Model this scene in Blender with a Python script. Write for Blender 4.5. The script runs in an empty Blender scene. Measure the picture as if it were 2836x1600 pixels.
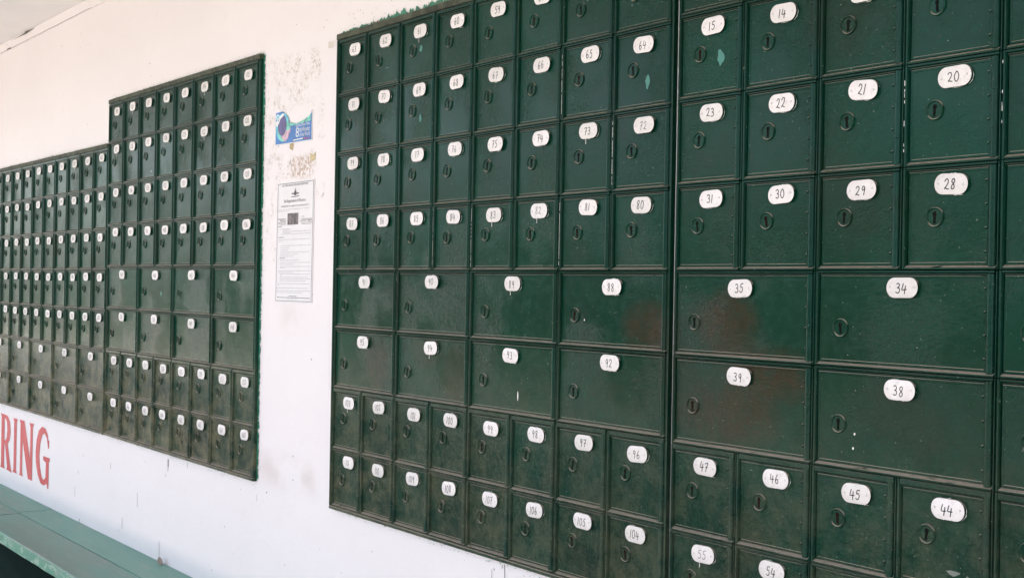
import bpy, math, random
from mathutils import Matrix, Vector, noise
from mathutils.geometry import tessellate_polygon

# ------------------------------------------------------------------ camera, sky, sun, exposure
S = 1.2            # fitted wall units -> metres
EYE = 1.55         # camera height above the ground
scene = bpy.context.scene
col = scene.collection
R = math.radians
random.seed(7)

CAMX, CAMD = 2.4065, 1.3227
yaw, pit, rol = .9296, .0002, .0176
r0 = Vector((math.cos(yaw), math.sin(yaw), 0)); f0 = Vector((-math.sin(yaw), math.cos(yaw), 0)); z0 = Vector((0, 0, 1))
fw = f0 * math.cos(pit) + z0 * math.sin(pit)
up0 = -f0 * math.sin(pit) + z0 * math.cos(pit)
rt = r0 * math.cos(rol) + up0 * math.sin(rol)
up = -r0 * math.sin(rol) + up0 * math.cos(rol)
cam_data = bpy.data.cameras.new("camera")
cam = bpy.data.objects.new("camera", cam_data)
col.objects.link(cam)
m = Matrix((rt, up, -fw)).transposed().to_4x4()
m.translation = Vector((CAMX * S, -CAMD * S, EYE))
cam.matrix_world = m
cam_data.sensor_width = 36.0
cam_data.lens = 36.0 * 3500 / 2836
cam_data.clip_start = .02
cam_data.clip_end = 1000
scene.camera = cam

SUN_EL, SUN_AZ = R(68), R(25)      # azimuth measured from +y (behind the building) towards +x
world = bpy.data.worlds.new("World")
scene.world = world
world.use_nodes = True
wn = world.node_tree.nodes; wl = world.node_tree.links
sky = wn.new('ShaderNodeTexSky'); sky.sky_type = 'NISHITA'; sky.sun_disc = False
sky.sun_elevation = SUN_EL; sky.sun_rotation = SUN_AZ
sky.air_density = 1.0; sky.dust_density = 1.6; sky.ozone_density = 1.0
bg = wn['Background']; bg.inputs['Strength'].default_value = .105
hs = wn.new('ShaderNodeHueSaturation'); hs.inputs['Saturation'].default_value = .55
wl.new(sky.outputs[0], hs.inputs['Color']); wl.new(hs.outputs[0], bg.inputs['Color'])
sd = bpy.data.lights.new("sun", 'SUN'); sd.energy = 3.8; sd.angle = R(.5); sd.color = (1, .955, .90)
sun = bpy.data.objects.new("sun", sd); col.objects.link(sun)
sdir = Vector((math.sin(SUN_AZ) * math.cos(SUN_EL), math.cos(SUN_AZ) * math.cos(SUN_EL), math.sin(SUN_EL)))
sun.rotation_euler = sdir.to_track_quat('Z', 'Y').to_euler()
sun.location = sdir * 40

vs = scene.view_settings
vs.view_transform = 'Standard'; vs.look = 'None'; vs.gamma = 1; vs.use_curve_mapping = False
vs.exposure = 2.36

# ------------------------------------------------------------------ helpers
def P(u, y, z):            # fitted wall coordinates -> world metres
    return Vector((u * S, y * S, EYE + z * S))

def tag(o, label=None, cat=None, group=None, kind=None):
    if label: o['label'] = label
    if cat: o['category'] = cat
    if group: o['group'] = group
    if kind: o['kind'] = kind
    return o

def empty(name, loc):
    o = bpy.data.objects.new(name, None); col.objects.link(o)
    o.location = loc; o.empty_display_size = .05
    return o

def inst(name, me, parent=None, loc=(0, 0, 0), scale=None, rot=None):
    o = bpy.data.objects.new(name, me); col.objects.link(o)
    o.parent = parent; o.location = loc
    if scale: o.scale = scale
    if rot: o.rotation_euler = rot
    return o

class MB:
    """collects polygons (local metres), with a material slot per face"""
    def __init__(s): s.v = []; s.f = []; s.mi = []; s.sm = []
    def poly(s, pts, mi=0, smooth=False):
        b = len(s.v); s.v += [tuple(p) for p in pts]; s.f.append(tuple(range(b, b + len(pts)))); s.mi.append(mi); s.sm.append(smooth)
    def box(s, x0, x1, y0, y1, z0, z1, mi=0, bev=0.0):
        if bev <= 0:
            a = [(x0,y0,z0),(x1,y0,z0),(x1,y1,z0),(x0,y1,z0),(x0,y0,z1),(x1,y0,z1),(x1,y1,z1),(x0,y1,z1)]
            for q in ((0,1,5,4),(1,2,6,5),(2,3,7,6),(3,0,4,7),(4,5,6,7),(3,2,1,0)): s.poly([a[i] for i in q], mi)
            return
        b = bev     # front (y0) edges chamfered
        f = [(x0+b,y0,z0+b),(x1-b,y0,z0+b),(x1-b,y0,z1-b),(x0+b,y0,z1-b)]
        e = [(x0,y0+b,z0),(x1,y0+b,z0),(x1,y0+b,z1),(x0,y0+b,z1)]
        k = [(x0,y1,z0),(x1,y1,z0),(x1,y1,z1),(x0,y1,z1)]
        s.poly(f, mi)
        for i in range(4):
            j = (i+1) % 4
            s.poly([e[i], e[j], f[j], f[i]], mi); s.poly([k[i], k[j], e[j], e[i]], mi)
        s.poly(k[::-1], mi)
    def prism_x(s, prof, x0, x1, mi=0, smooth=False):   # prof: (y,z) loop, extruded along x
        n = len(prof)
        for i in range(n):
            a, c = prof[i], prof[(i+1) % n]
            s.poly([(x0,a[0],a[1]),(x0,c[0],c[1]),(x1,c[0],c[1]),(x1,a[0],a[1])], mi, smooth)
        s.poly([(x0,p[0],p[1]) for p in prof][::-1], mi); s.poly([(x1,p[0],p[1]) for p in prof], mi)
    def prism_z(s, prof, z0, z1, mi=0, smooth=False):   # prof: (x,y) loop
        n = len(prof)
        for i in range(n):
            a, c = prof[i], prof[(i+1) % n]
            s.poly([(a[0],a[1],z0),(c[0],c[1],z0),(c[0],c[1],z1),(a[0],a[1],z1)], mi, smooth)
        s.poly([(p[0],p[1],z0) for p in prof][::-1], mi); s.poly([(p[0],p[1],z1) for p in prof], mi)
    def lathe(s, prof, cx, cz, n=28, mi=0, smooth=True):   # prof: (radius, y); axis along y
        for i in range(n):
            a0, a1 = 2*math.pi*i/n, 2*math.pi*(i+1)/n
            for (ra, ya), (rb, yb) in zip(prof[:-1], prof[1:]):
                q = [(cx+ra*math.cos(a0),ya,cz+ra*math.sin(a0)),(cx+rb*math.cos(a0),yb,cz+rb*math.sin(a0)),
                     (cx+rb*math.cos(a1),yb,cz+rb*math.sin(a1)),(cx+ra*math.cos(a1),ya,cz+ra*math.sin(a1))]
                if ra < 1e-7: q = q[1:] if False else [q[0], q[1], q[2]]
                elif rb < 1e-7: q = [q[0], q[1], q[3]]
                s.poly(q, mi, smooth)
    def flat(s, pts, y, mi=0):          # (x,z) outline as one flat polygon facing -y
        s.poly([(p[0], y, p[1]) for p in pts], mi)
    def fill(s, loops, y, mi=0):        # outline with holes, facing -y
        L = [[Vector((p[0], p[1], 0)) for p in l] for l in loops]
        al = [p for l in L for p in l]; b = len(s.v)
        s.v += [(p.x, y, p.y) for p in al]
        for t in tessellate_polygon(L):
            a, bb, c = (al[i] for i in t)
            if (bb - a).cross(c - a).z < 0: t = (t[0], t[2], t[1])
            s.f.append(tuple(b + i for i in t)); s.mi.append(mi); s.sm.append(False)
    def ribbon(s, pts, w, y, mi=0):     # polyline (x,z) as a flat pen stroke
        n = len(pts)
        Lp = []; Rp = []
        for i in range(n):
            a = Vector(pts[max(i-1, 0)]); c = Vector(pts[min(i+1, n-1)])
            d = (c - a); d = d.normalized() if d.length > 1e-9 else Vector((1, 0))
            nn = Vector((-d.y, d.x)) * (w/2)
            p = Vector(pts[i])
            if i == 0: p = p - d * w * .35
            if i == n-1: p = p + d * w * .35
            Lp.append(p + nn); Rp.append(p - nn)
        for i in range(n-1):
            s.poly([(Rp[i].x,y,Rp[i].y),(Rp[i+1].x,y,Rp[i+1].y),(Lp[i+1].x,y,Lp[i+1].y),(Lp[i].x,y,Lp[i].y)], mi)
    def build(s, name, mats):
        me = bpy.data.meshes.new(name); me.from_pydata(s.v, [], s.f)
        for mt in mats: me.materials.append(mt)
        me.polygons.foreach_set('material_index', s.mi); me.polygons.foreach_set('use_smooth', s.sm)
        # weld the seams of each shape so shading is continuous
        import bmesh
        bm = bmesh.new(); bm.from_mesh(me); bmesh.ops.remove_doubles(bm, verts=bm.verts, dist=2e-6)
        bm.to_mesh(me); bm.free(); me.set_sharp_from_angle(angle=R(38)); me.update()
        return me

def smooth_line(pts, k=6, closed=False):
    n = len(pts); out = []
    rng = range(n) if closed else range(n-1)
    for i in rng:
        if closed: p = [pts[(i+j-1) % n] for j in range(4)]
        else: p = [pts[max(i-1,0)], pts[i], pts[i+1], pts[min(i+2,n-1)]]
        for q in range(k):
            t = q/k
            out.append(tuple(.5*((2*p[1][c]) + (-p[0][c]+p[2][c])*t + (2*p[0][c]-5*p[1][c]+4*p[2][c]-p[3][c])*t*t + (-p[0][c]+3*p[1][c]-3*p[2][c]+p[3][c])*t**3) for c in (0,1)))
    if not closed: out.append(tuple(pts[-1]))
    return out

def text_tris(s, size):
    """flat letters as triangles in (x,z), starting at the origin"""
    cu = bpy.data.curves.new('text', 'FONT'); cu.body = s; cu.size = size; cu.resolution_u = 3
    o = bpy.data.objects.new('text', cu); col.objects.link(o)
    me = o.to_mesh(); me.calc_loop_triangles()
    tr = [[(me.vertices[i].co.x, me.vertices[i].co.y) for i in t.vertices] for t in me.loop_triangles]
    o.to_mesh_clear(); bpy.data.objects.remove(o); bpy.data.curves.remove(cu)
    return tr

def add_text(mb, s, x, z, w, h, y, mi):
    """letters squeezed into a w x h box whose lower left corner is (x,z)"""
    tr = text_tris(s, 1.0)
    xs = [p[0] for t in tr for p in t]; zs = [p[1] for t in tr for p in t]
    x0, x1, a, b = min(xs), max(xs), min(zs), max(zs)
    for t in tr:
        q = [(x + (p[0]-x0)/(x1-x0)*w, z + (p[1]-a)/(b-a)*h) for p in t]
        ar = (q[1][0]-q[0][0])*(q[2][1]-q[0][1]) - (q[2][0]-q[0][0])*(q[1][1]-q[0][1])
        mb.flat(q if ar > 0 else q[::-1], y, mi)

# ------------------------------------------------------------------ materials
class NT:
    def __init__(s, name):
        s.m = bpy.data.materials.new(name); s.m.use_nodes = True
        s.n = s.m.node_tree.nodes; s.l = s.m.node_tree.links
        s.b = s.n['Principled BSDF']
        g = s.n.new('ShaderNodeNewGeometry'); s.pos = g.outputs['Position']; s.nor = g.outputs['Normal']
        sp = s.n.new('ShaderNodeSeparateXYZ'); s.l.new(s.pos, sp.inputs[0]); s.x, s.y, s.z = sp.outputs
        sn = s.n.new('ShaderNodeSeparateXYZ'); s.l.new(s.nor, sn.inputs[0]); s.nz = sn.outputs[2]
    def put(s, sock, v):
        if isinstance(v, (int, float)): sock.default_value = v
        elif isinstance(v, (tuple, list)): sock.default_value = (*v, 1) if len(v) == 3 and sock.type == 'RGBA' else v
        else: s.l.new(v, sock)
    def math(s, op, a, b=0.0, clamp=False):
        n = s.n.new('ShaderNodeMath'); n.operation = op; n.use_clamp = clamp
        s.put(n.inputs[0], a); s.put(n.inputs[1], b); return n.outputs[0]
    def ramp(s, v, a, b, lo=0.0, hi=1.0):
        n = s.n.new('ShaderNodeMapRange'); n.interpolation_type = 'SMOOTHSTEP'
        s.put(n.inputs[0], v); n.inputs[1].default_value = a; n.inputs[2].default_value = b
        s.put(n.inputs[3], lo); s.put(n.inputs[4], hi); return n.outputs[0]
    def noise(s, scale, detail=4, rough=.55, stretch=None, dist=0.0, off=None):
        n = s.n.new('ShaderNodeTexNoise'); n.inputs['Scale'].default_value = scale
        n.inputs['Detail'].default_value = detail; n.inputs['Roughness'].default_value = rough; n.inputs['Distortion'].default_value = dist
        v = s.pos
        if stretch or off:
            mp = s.n.new('ShaderNodeMapping'); s.l.new(v, mp.inputs[0])
            if stretch: mp.inputs['Scale'].default_value = stretch
            if off: mp.inputs['Location'].default_value = off
            v = mp.outputs[0]
        s.l.new(v, n.inputs['Vector']); return n.outputs['Fac']
    def mix(s, f, a, b):
        n = s.n.new('ShaderNodeMix'); n.data_type = 'RGBA'
        s.put(n.inputs[0], f); s.put(n.inputs[6], a); s.put(n.inputs[7], b); return n.outputs[2]
    def bump(s, h, strength, dist, prev=None):
        n = s.n.new('ShaderNodeBump'); s.put(n.inputs['Strength'], strength); n.inputs['Distance'].default_value = dist
        s.put(n.inputs['Height'], h)
        if prev is not None: s.l.new(prev, n.inputs['Normal'])
        return n.outputs[0]
    def band(s, v, lo, hi, soft):       # 1 inside lo..hi
        return s.math('MULTIPLY', s.ramp(v, lo-soft, lo+soft), s.ramp(v, hi-soft, hi+soft, 1.0, 0.0))
    def rect(s, u0, u1, z0_, z1, soft):
        return s.math('MULTIPLY', s.band(s.x, u0*S, u1*S, soft), s.band(s.z, EYE+z0_*S, EYE+z1*S, soft))
    def out(s, color, rough, normal=None, spec=.5):
        s.put(s.b.inputs['Base Color'], color); s.put(s.b.inputs['Roughness'], rough)
        s.b.inputs['Specular IOR Level'].default_value = spec
        if normal is not None: s.l.new(normal, s.b.inputs['Normal'])
        return s.m

def plain(name, c, rough=.5, var=.12, scale=40, spec=.5):
    t = NT(name); n = t.noise(scale)
    return t.out(t.mix(t.math('MULTIPLY', t.ramp(n, .3, .7), 1.0), tuple(x*(1-var) for x in c), tuple(min(1, x*(1+var)) for x in c)), rough, spec=spec)

def green_enamel(name, c0, c1, wrinkle, worn, door_patches=None):
    t = NT(name)
    tone = t.ramp(t.noise(3.1, 3), .35, .65)
    base = t.mix(tone, c0, c1)
    fine = t.noise(55, 5, .6)
    oi = t.n.new('ShaderNodeObjectInfo')
    base = t.mix(t.ramp(oi.outputs['Random'], 0, 1, 0, .42), base, (.0044, .0260, .0125))
    base = t.mix(t.ramp(fine, .45, .75, 0.0, .18), base, tuple(x*1.7+.002 for x in c1))
    # brown grime patches
    base = t.mix(t.ramp(t.noise(5.3, 4, .6, off=(3,1,7)), .52, .74, 0.0, .35), base, (.020, .020, .011))
    if door_patches:
        for u, z, ru, rz, k in door_patches:
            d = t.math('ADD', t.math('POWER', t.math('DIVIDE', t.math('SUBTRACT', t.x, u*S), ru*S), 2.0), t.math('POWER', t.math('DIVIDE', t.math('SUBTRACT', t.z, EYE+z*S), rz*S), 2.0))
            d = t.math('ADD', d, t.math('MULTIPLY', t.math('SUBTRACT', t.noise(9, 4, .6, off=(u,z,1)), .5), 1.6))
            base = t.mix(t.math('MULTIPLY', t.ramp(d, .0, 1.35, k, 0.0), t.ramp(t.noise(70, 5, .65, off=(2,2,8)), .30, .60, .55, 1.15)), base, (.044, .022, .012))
    # dirt plus painted olive ground reflection on the lowest boxes, strongest on far cabinets
    low_dirt_sheen = t.math('MULTIPLY', t.ramp(t.z, EYE-.10*S, EYE-.40*S), t.ramp(t.x, 1.2, -1.6, .28, .88))
    base = t.mix(t.math('MULTIPLY', low_dirt_sheen, t.ramp(t.noise(17, 5, .65, off=(8,2,6)), .34, .66)), base, (.165,.150,.090))
    # rust and bare metal along edges
    base = t.mix(t.math('MULTIPLY', t.ramp(t.noise(34, 3, .6, off=(5,2,1)), .72, .78), worn), base, (.10, .040, .022))
    # dust lying on every surface that faces up
    dust = t.math('MULTIPLY', t.ramp(t.nz, .25, .70), t.ramp(t.noise(90, 3, .6, stretch=(.35,1,1)), .22, .42))
    base = t.mix(t.math('MULTIPLY', dust, .85), base, (.34, .29, .24))
    # small light specks of splashed paint and dust
    base = t.mix(t.ramp(t.noise(260, 2, .5), .735, .765), base, (.20, .23, .20))
    rough = t.math('ADD', t.ramp(fine, .3, .8, .15, .27), t.math('MULTIPLY', dust, .5))
    low = t.ramp(t.z, EYE-.20*S, EYE-.32*S)
    patch = t.ramp(t.noise(4.2, 3), .42, .60)
    amt = t.math('ADD', t.math('MULTIPLY', low, .95*wrinkle), t.math('MULTIPLY', patch, .30*wrinkle))
    b1 = t.bump(t.noise(120, 4, .62, dist=1.2), t.math('ADD', amt, .06), .0048)
    b2 = t.bump(t.noise(60, 3, .5, stretch=(.25,1,1.6)), .16, .0008, b1)
    b3 = t.bump(t.noise(7, 2, .5), .30, .0030, b2)
    return t.out(base, rough, b3, .17)

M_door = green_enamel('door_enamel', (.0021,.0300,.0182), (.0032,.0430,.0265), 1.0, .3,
    # soft brown patches coloured into the wide doors
    door_patches=[(.995,-.058,.065,.045,.62),(1.153,-.045,.060,.055,.60),(1.220,-.112,.095,.045,.62),(1.150,-.175,.11,.05,.55),(.185,-.155,.050,.060,.38),(.375,-.120,.06,.035,.30),(.470,-.165,.045,.065,.32)])
M_frame = green_enamel('frame_enamel', (.0022,.0270,.0175), (.0034,.0370,.0245), .6, .2)
M_hinge = green_enamel('hinge_enamel', (.0024,.0310,.0215), (.0036,.0410,.0290), .5, .5)
M_dark = plain('joint_shadow_grime', (.003,.0035,.003), .95, spec=.05)
M_hole = plain('keyhole_black', (.005,.006,.005), 1.0, spec=.15)
M_keybrown = plain('keyhole_rust', (.016,.007,.005), .9, spec=.05)
def _plate():
    t = NT('plate_white')
    c = t.mix(t.ramp(t.noise(70, 4), .35, .7), (.86,.80,.80), (.79,.73,.73))
    c = t.mix(t.ramp(t.noise(240, 3, .6, off=(2,4,1)), .70, .76, 0, .7), c, (.30,.27,.27))
    oi = t.n.new('ShaderNodeObjectInfo')
    c = t.mix(t.ramp(oi.outputs['Random'], 0, 1, 0, .55), c, (.64,.60,.575))
    c = t.mix(t.ramp(t.noise(95, 4, .6, off=(7,1,3)), .54, .70, 0, .35), c, (.50,.46,.43))
    return t.out(c, .42, t.bump(t.noise(150, 3), .25, .0008))
M_plate = _plate()
M_screw = plain('screw_grey', (.60,.57,.57), .45)
M_ink = plain('ink_black', (.022,.020,.024), .6)
M_ink2 = plain('ink_faded', (.26,.24,.25), .6)
M_drip = plain('white_drip', (.78,.76,.74), .5)
M_chip = plain('teal_chip', (.055,.21,.175), .45)
M_chipgrey = plain('scuff_grey', (.17,.19,.165), .6)
M_spill = plain('fresh_green', (.024,.19,.115), .45, .4, 120)
M_rim = plain('rim_olive', (.055,.062,.040), .6, .55, 45, .3)
M_grime = plain('edge_grime', (.20,.175,.135), .8, .35, 160)

def _wall():
    t = NT('white_plaster')
    big = t.ramp(t.noise(1.6, 4), .35, .65)
    c = t.mix(big, (.865,.800,.815), (.845,.780,.795))
    c = t.mix(t.ramp(t.noise(16, 5, .65), .55, .80, 0, .25), c, (.72,.65,.635))
    # remains of torn-off notices on the pier between the cabinets
    area = t.rect(-.350, -.085, .405, .525, .022)
    area = t.math('MAXIMUM', area, t.rect(-.350, -.300, .27, .40, .018))
    area = t.math('MAXIMUM', area, t.math('MULTIPLY', t.rect(-.110, -.060, .325, .41, .012), .8))
    area = t.math('MAXIMUM', area, t.rect(-.345, -.10, .243, .300, .018))
    area = t.math('MAXIMUM', area, t.rect(-.098, -.058, .195, .225, .006))
    area = t.math('MAXIMUM', area, t.math('MULTIPLY', t.rect(-.350, -.290, .05, .24, .02), .55))
    streak = t.noise(125, 6, .70, stretch=(1,1,.75), dist=1.2)
    cl = t.ramp(t.noise(19, 3, .6), .40, .62)
    msk = t.math('MULTIPLY', t.math('MULTIPLY', t.ramp(streak, .50, .56), cl), area)
    tan = t.mix(t.ramp(t.noise(30, 3, off=(1,1,1)), .4, .6), (.42,.35,.26), (.27,.20,.14))
    c = t.mix(t.math('MULTIPLY', msk, .66), c, tan)
    brown = t.math('MULTIPLY', t.rect(-.22, -.12, .245, .292, .012), t.ramp(t.noise(120, 4, .65, stretch=(1,1,.6)), .46, .56))
    c = t.mix(t.math('MULTIPLY', brown, .8), c, (.45,.31,.22))
    # reddish rubbed smudges on the pier
    sm = t.math('MULTIPLY', t.rect(-.36, -.08, -.455, -.405, .045), t.ramp(t.noise(7, 3, .5, off=(2,0,0)), .35, .62))
    c = t.mix(t.math('MULTIPLY', sm, .42), c, (.52,.40,.37))
    sm2 = t.math('MULTIPLY', t.rect(-.26, -.15, -.11, -.04, .05), t.ramp(t.noise(9, 2), .4, .6))
    c = t.mix(t.math('MULTIPLY', sm2, .22), c, (.60,.47,.42))
    # flecks
    c = t.mix(t.ramp(t.noise(75, 1, .4, off=(9,9,9)), .775, .785), c, (.25,.22,.19))
    b = t.bump(t.noise(5, 5, .6), .40, .012)
    b = t.bump(t.noise(140, 4, .6), .18, .0012, b)
    return t.out(c, .72, b, .35)
M_wall = _wall()
M_mark = plain('wall_scratch', (.13,.125,.12), .9)
M_ceil = plain('ceiling_paint', (.86,.83,.82), .8, .02, 5)
M_red = None
def _red():
    t = NT('red_letter_paint')
    c = t.mix(t.ramp(t.noise(6, 3), .35, .65), (.66,.125,.125), (.58,.08,.085))
    c = t.mix(t.ramp(t.noise(150, 4, .65), .60, .72, 0, .65), c, (.78,.55,.53))
    return t.out(c, .55)
M_red = _red()
def _bench(name, c0, c1, edge):
    t = NT(name)
    c = t.mix(t.ramp(t.noise(4, 4, .6, stretch=(.5,1.4,1)), .35, .65), c0, c1)
    c = t.mix(t.ramp(t.noise(22, 5, .65, stretch=(.3,1.3,1)), .50, .75, 0, .5), c, (.30,.31,.27))
    if edge:
        c = t.mix(t.ramp(t.noise(48, 5, .65, stretch=(.6,1,1)), .50, .62), c, (.30,.43,.34))
        c = t.mix(t.ramp(t.noise(64, 4, .6, off=(3,3,3)), .60, .68), c, (.035,.075,.055))
    c = t.mix(t.ramp(t.noise(150, 3, .6, stretch=(.2,1,1)), .68, .76, 0, .7), c, (.06,.10,.085))
    b = t.bump(t.noise(60, 5, .6, stretch=(.25,1,1)), .5 if edge else .25, .003 if edge else .0012)
    return t.out(c, .5, b)
M_bench = _bench('bench_green', (.120,.275,.228), (.145,.305,.248), False)
M_benchedge = _bench('bench_edge_green', (.09,.27,.185), (.12,.33,.23), True)
M_bench2 = _bench('bench_worn_green', (.165,.250,.205), (.135,.285,.235), False)
M_dado = plain('dark_green_wall', (.012,.035,.030), .7)

# ------------------------------------------------------------------ the setting
def _ground():
    t = NT('ground_dirt')
    g = t.ramp(t.noise(.35, 5, .6), .42, .58)
    c = t.mix(g, (.45,.405,.375), (.40,.35,.30))
    grass = t.math('MULTIPLY', t.ramp(t.noise(.16, 4, .6, off=(4,2,0)), .34, .46), t.ramp(t.y, -6.0, -9.0))
    c = t.mix(grass, c, (.030,.058,.024))
    return t.out(c, .9, t.bump(t.noise(6, 5), .4, .03), .2)
mb = MB(); mb.poly([(-120,-160,0),(120,-160,0),(120,60,0),(-120,60,0)])
g = inst('ground', mb.build('ground', [_ground()])); tag(g, kind='structure')
mb = MB(); mb.box(-14, 8, -2.05, -.0, .004, .10)
pf = inst('pavement', mb.build('pavement', [plain('porch_concrete', (.36,.34,.31), .8, .15, 6)])); tag(pf, kind='structure')

ZC = .905
wall_root = empty('wall', P(-2, 0, -EYE/S)); tag(wall_root, 'white plastered wall with torn notice remains behind the green post boxes', 'wall')
def part(name, mb_, mats, parent, label=None):      # mesh in world metres, parented without moving
    o = inst(name, mb_.build(name, mats), parent)
    o.location = -parent.location if parent else (0, 0, 0)
    if label: o['label'] = label
    return o
mb = MB(); mb.box(-14, 8, 0, .25, .10, EYE + (ZC+.16)*S)
part('plaster', mb, [M_wall], wall_root)
mb = MB()        # dark painted strip under the bench
mb.box(-14, -.70*S, -.004, -.0005, .104, EYE - .812*S)
part('painted_skirting', mb, [M_dado], wall_root)
mb = MB()        # scratches and paint ticks on the plaster
def scratch(u0, za, u1, zb, w):
    n = 7; pts = []
    for i in range(n):
        t = i/(n-1); pts.append(((u0+(u1-u0)*t + random.uniform(-1,1)*.0006)*S, EYE+(za+(zb-za)*t)*S))
    mb.ribbon(pts, w*.75, -.0012, 0)
for a in [(-1.7098,-.6621,-1.7081,-.692,.003),(-1.3788,-.5458,-1.378,-.5626,.003),(-1.1527,-.6063,-1.1508,-.6454,.0026),(-.9791,-.7165,-.977,-.7609,.003),
          (-1.2728,-.6948,-1.2711,-.7276,.0032),(-.9247,-.4826,-.9240,-.500,.008),(-.9245,-.497,-.9255,-.512,.003),(-1.6333,-.5487,-1.6329,-.5566,.0025),(-1.6767,-.6076,-1.6762,-.6164,.003),
          (-1.2992,-.7341,-1.2989,-.7396,.0025),(-.9425,-.5257,-.9410,-.5291,.003),(-.546,-.6023,-.5458,-.6069,.002),(-.789,-.4747,-.7884,-.4869,.0026),(-.6214,-.7251,-.6212,-.7289,.002),
          (-1.6608,-.760,-1.6604,-.7701,.006),(.6284,-.4827,.6291,-.512,.0026),(.5904,-.4983,.5909,-.52,.0016),(.6212,-.4841,.6214,-.4901,.002),(-.367,-.50,-.3665,-.515,.0016)]:
    scratch(*a)
part('scratch_marks', mb, [M_mark], wall_root)

roof = empty('porch_roof', P(-2, 0, ZC)); tag(roof, 'pale flat porch ceiling above the white wall with a dark crack', 'ceiling')
mb = MB(); mb.box(-14, 8, -1.50*S, -.0005, EYE+ZC*S, EYE+(ZC+.16)*S)
part('ceiling_slab', mb, [M_ceil], roof)
mb = MB()        # cornice strip, with the crack where it leaves the ceiling
mb.prism_x([(-.0005, EYE+.868*S), (-.006, EYE+.870*S), (-.006, EYE+.9035*S), (-.0005, EYE+.9035*S)], -14, 8)
part('cornice', mb, [M_wall], roof)
mb = MB()
pts = [(-2.49,.905),(-2.42,.9065),(-2.36,.9085),(-2.33,.9125),(-2.30,.910),(-2.256,.9075)]
mb.flat([(-2.53*S, EYE+.8975*S)] + [(p[0]*S, EYE+(p[1]-.0085)*S) for p in pts[1:-1]] + [(-2.22*S, EYE+.8990*S), (-2.33*S, EYE+.8935*S), (-2.42*S, EYE+.8955*S)][::1], -.0075)
mb.ribbon([(-2.66*S+i*.05*S, EYE+(.8690+.0008*math.sin(i*1.7))*S) for i in range(22)], .0014, -.0085)
mb.ribbon([(-2.575*S, EYE+.8705*S), (-2.545*S, EYE+.8712*S), (-2.525*S, EYE+.8695*S)], .006, -.0085)
part('crack', mb, [M_mark], roof)

# far tree line across the road (seen only as a reflection in the enamel)
def tree_line():
    mbt = MB(); rnd = random.Random(3)
    x = -75
    while x < 45:
        cx = x; h = rnd.uniform(4.2, 6.2); w = rnd.uniform(2.6, 4.2); cy = -34 + rnd.uniform(-3, 3)
        for k in range(170):
            a = rnd.uniform(0, 6.283); rr = w * math.sqrt(rnd.random()); zz = rnd.uniform(.2, 1)
            lim = math.sqrt(max(.05, 1-(zz-.45)**2*2.6))
            c = Vector((cx+rr*lim*math.cos(a), cy+rr*lim*math.sin(a)*.7, h*zz))
            s_ = rnd.uniform(.35, .75); d1 = Vector((rnd.gauss(0,1), rnd.gauss(0,1), rnd.gauss(0,1))).normalized(); d2 = d1.orthogonal().normalized()
            mbt.poly([c-d1*s_, c+d2*s_*.6, c+d1*s_, c-d2*s_*.6])
        mbt.box(cx-.18, cx+.18, cy-.18, cy+.18, 0, h*.5, 1)
        x += w*1.15
    return mbt
tl = inst('tree_line', tree_line().build('tree_line', [plain('foliage', (.05,.085,.03), .7, .5, .8), plain('bark', (.10,.075,.05), .9)]))
tag(tl, 'row of green trees across the open ground facing the porch', 'trees', kind='stuff')

# ------------------------------------------------------------------ handwriting
DIG = {
 '0': [[(.5,1),(.15,.8),(.06,.45),(.22,.08),(.55,0),(.85,.25),(.9,.62),(.72,.93),(.45,1)]],
 '1': [[(.58,1),(.5,.5),(.42,0)]],
 '2': [[(.08,.78),(.3,.98),(.68,.95),(.78,.7),(.55,.38),(.22,.12),(.1,.02),(.28,.14),(.55,.06),(.95,0)]],
 '3': [[(.12,.9),(.45,1),(.8,.84),(.66,.6),(.36,.53),(.74,.46),(.86,.2),(.55,0),(.08,.08)]],
 '4': [[(.26,1),(.16,.72),(.06,.40),(.5,.38),(1.0,.42)],[(.80,.78),(.72,.40),(.66,-.04)]],
 '5': [[(.92,.98),(.35,.96),(.28,.58),(.6,.62),(.85,.4),(.72,.08),(.4,0),(.08,.1)]],
 '6': [[(.62,1),(.3,.72),(.12,.32),(.3,.02),(.66,.03),(.82,.28),(.62,.5),(.3,.4),(.16,.25)]],
 '7': [[(.1,.92),(.5,.96),(.9,.98),(.66,.55),(.45,0)],[(.32,.5),(.86,.54)]],
 '8': [[(.55,.53),(.2,.72),(.3,.95),(.62,1),(.78,.8),(.55,.53),(.2,.3),(.25,.04),(.6,0),(.8,.22),(.55,.53)]],
 '9': [[(.82,.86),(.5,1),(.2,.82),(.26,.56),(.58,.54),(.82,.84),(.76,.45),(.62,0)]]}
def number_mesh(txt, rnd, faded):
    mbn = MB(); hgt = .0118*S * rnd.uniform(.95, 1.08); wd = .0066*S if len(txt) < 3 else .0060*S
    gap = .0022*S
    adv = [wd*(.45 if c == '1' else 1.0) for c in txt]
    tot = sum(adv) + gap*(len(txt)-1)
    x = -tot/2 - .0012*S; pen = .00122*S*rnd.uniform(.9, 1.15)
    sl = rnd.uniform(.02, .2); zz = -hgt/2 - rnd.uniform(-.0006, .0014)*S
    for c, a in zip(txt, adv):
        dz = rnd.uniform(-.05, .05)*hgt
        for st in DIG[c]:
            p = [(q[0]+rnd.uniform(-.035,.035), q[1]+rnd.uniform(-.03,.03)) for q in st]
            p = smooth_line(p, 4) if len(p) > 2 else p
            mbn.ribbon([(x + (q[0]*a if c != '1' else (q[0]-.3)*wd*.9) + q[1]*hgt*sl*.5, zz + dz + q[1]*hgt) for q in p], pen, 0)
        x += a + gap
    return mbn.build('number', [M_ink2 if faded else M_ink])

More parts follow.
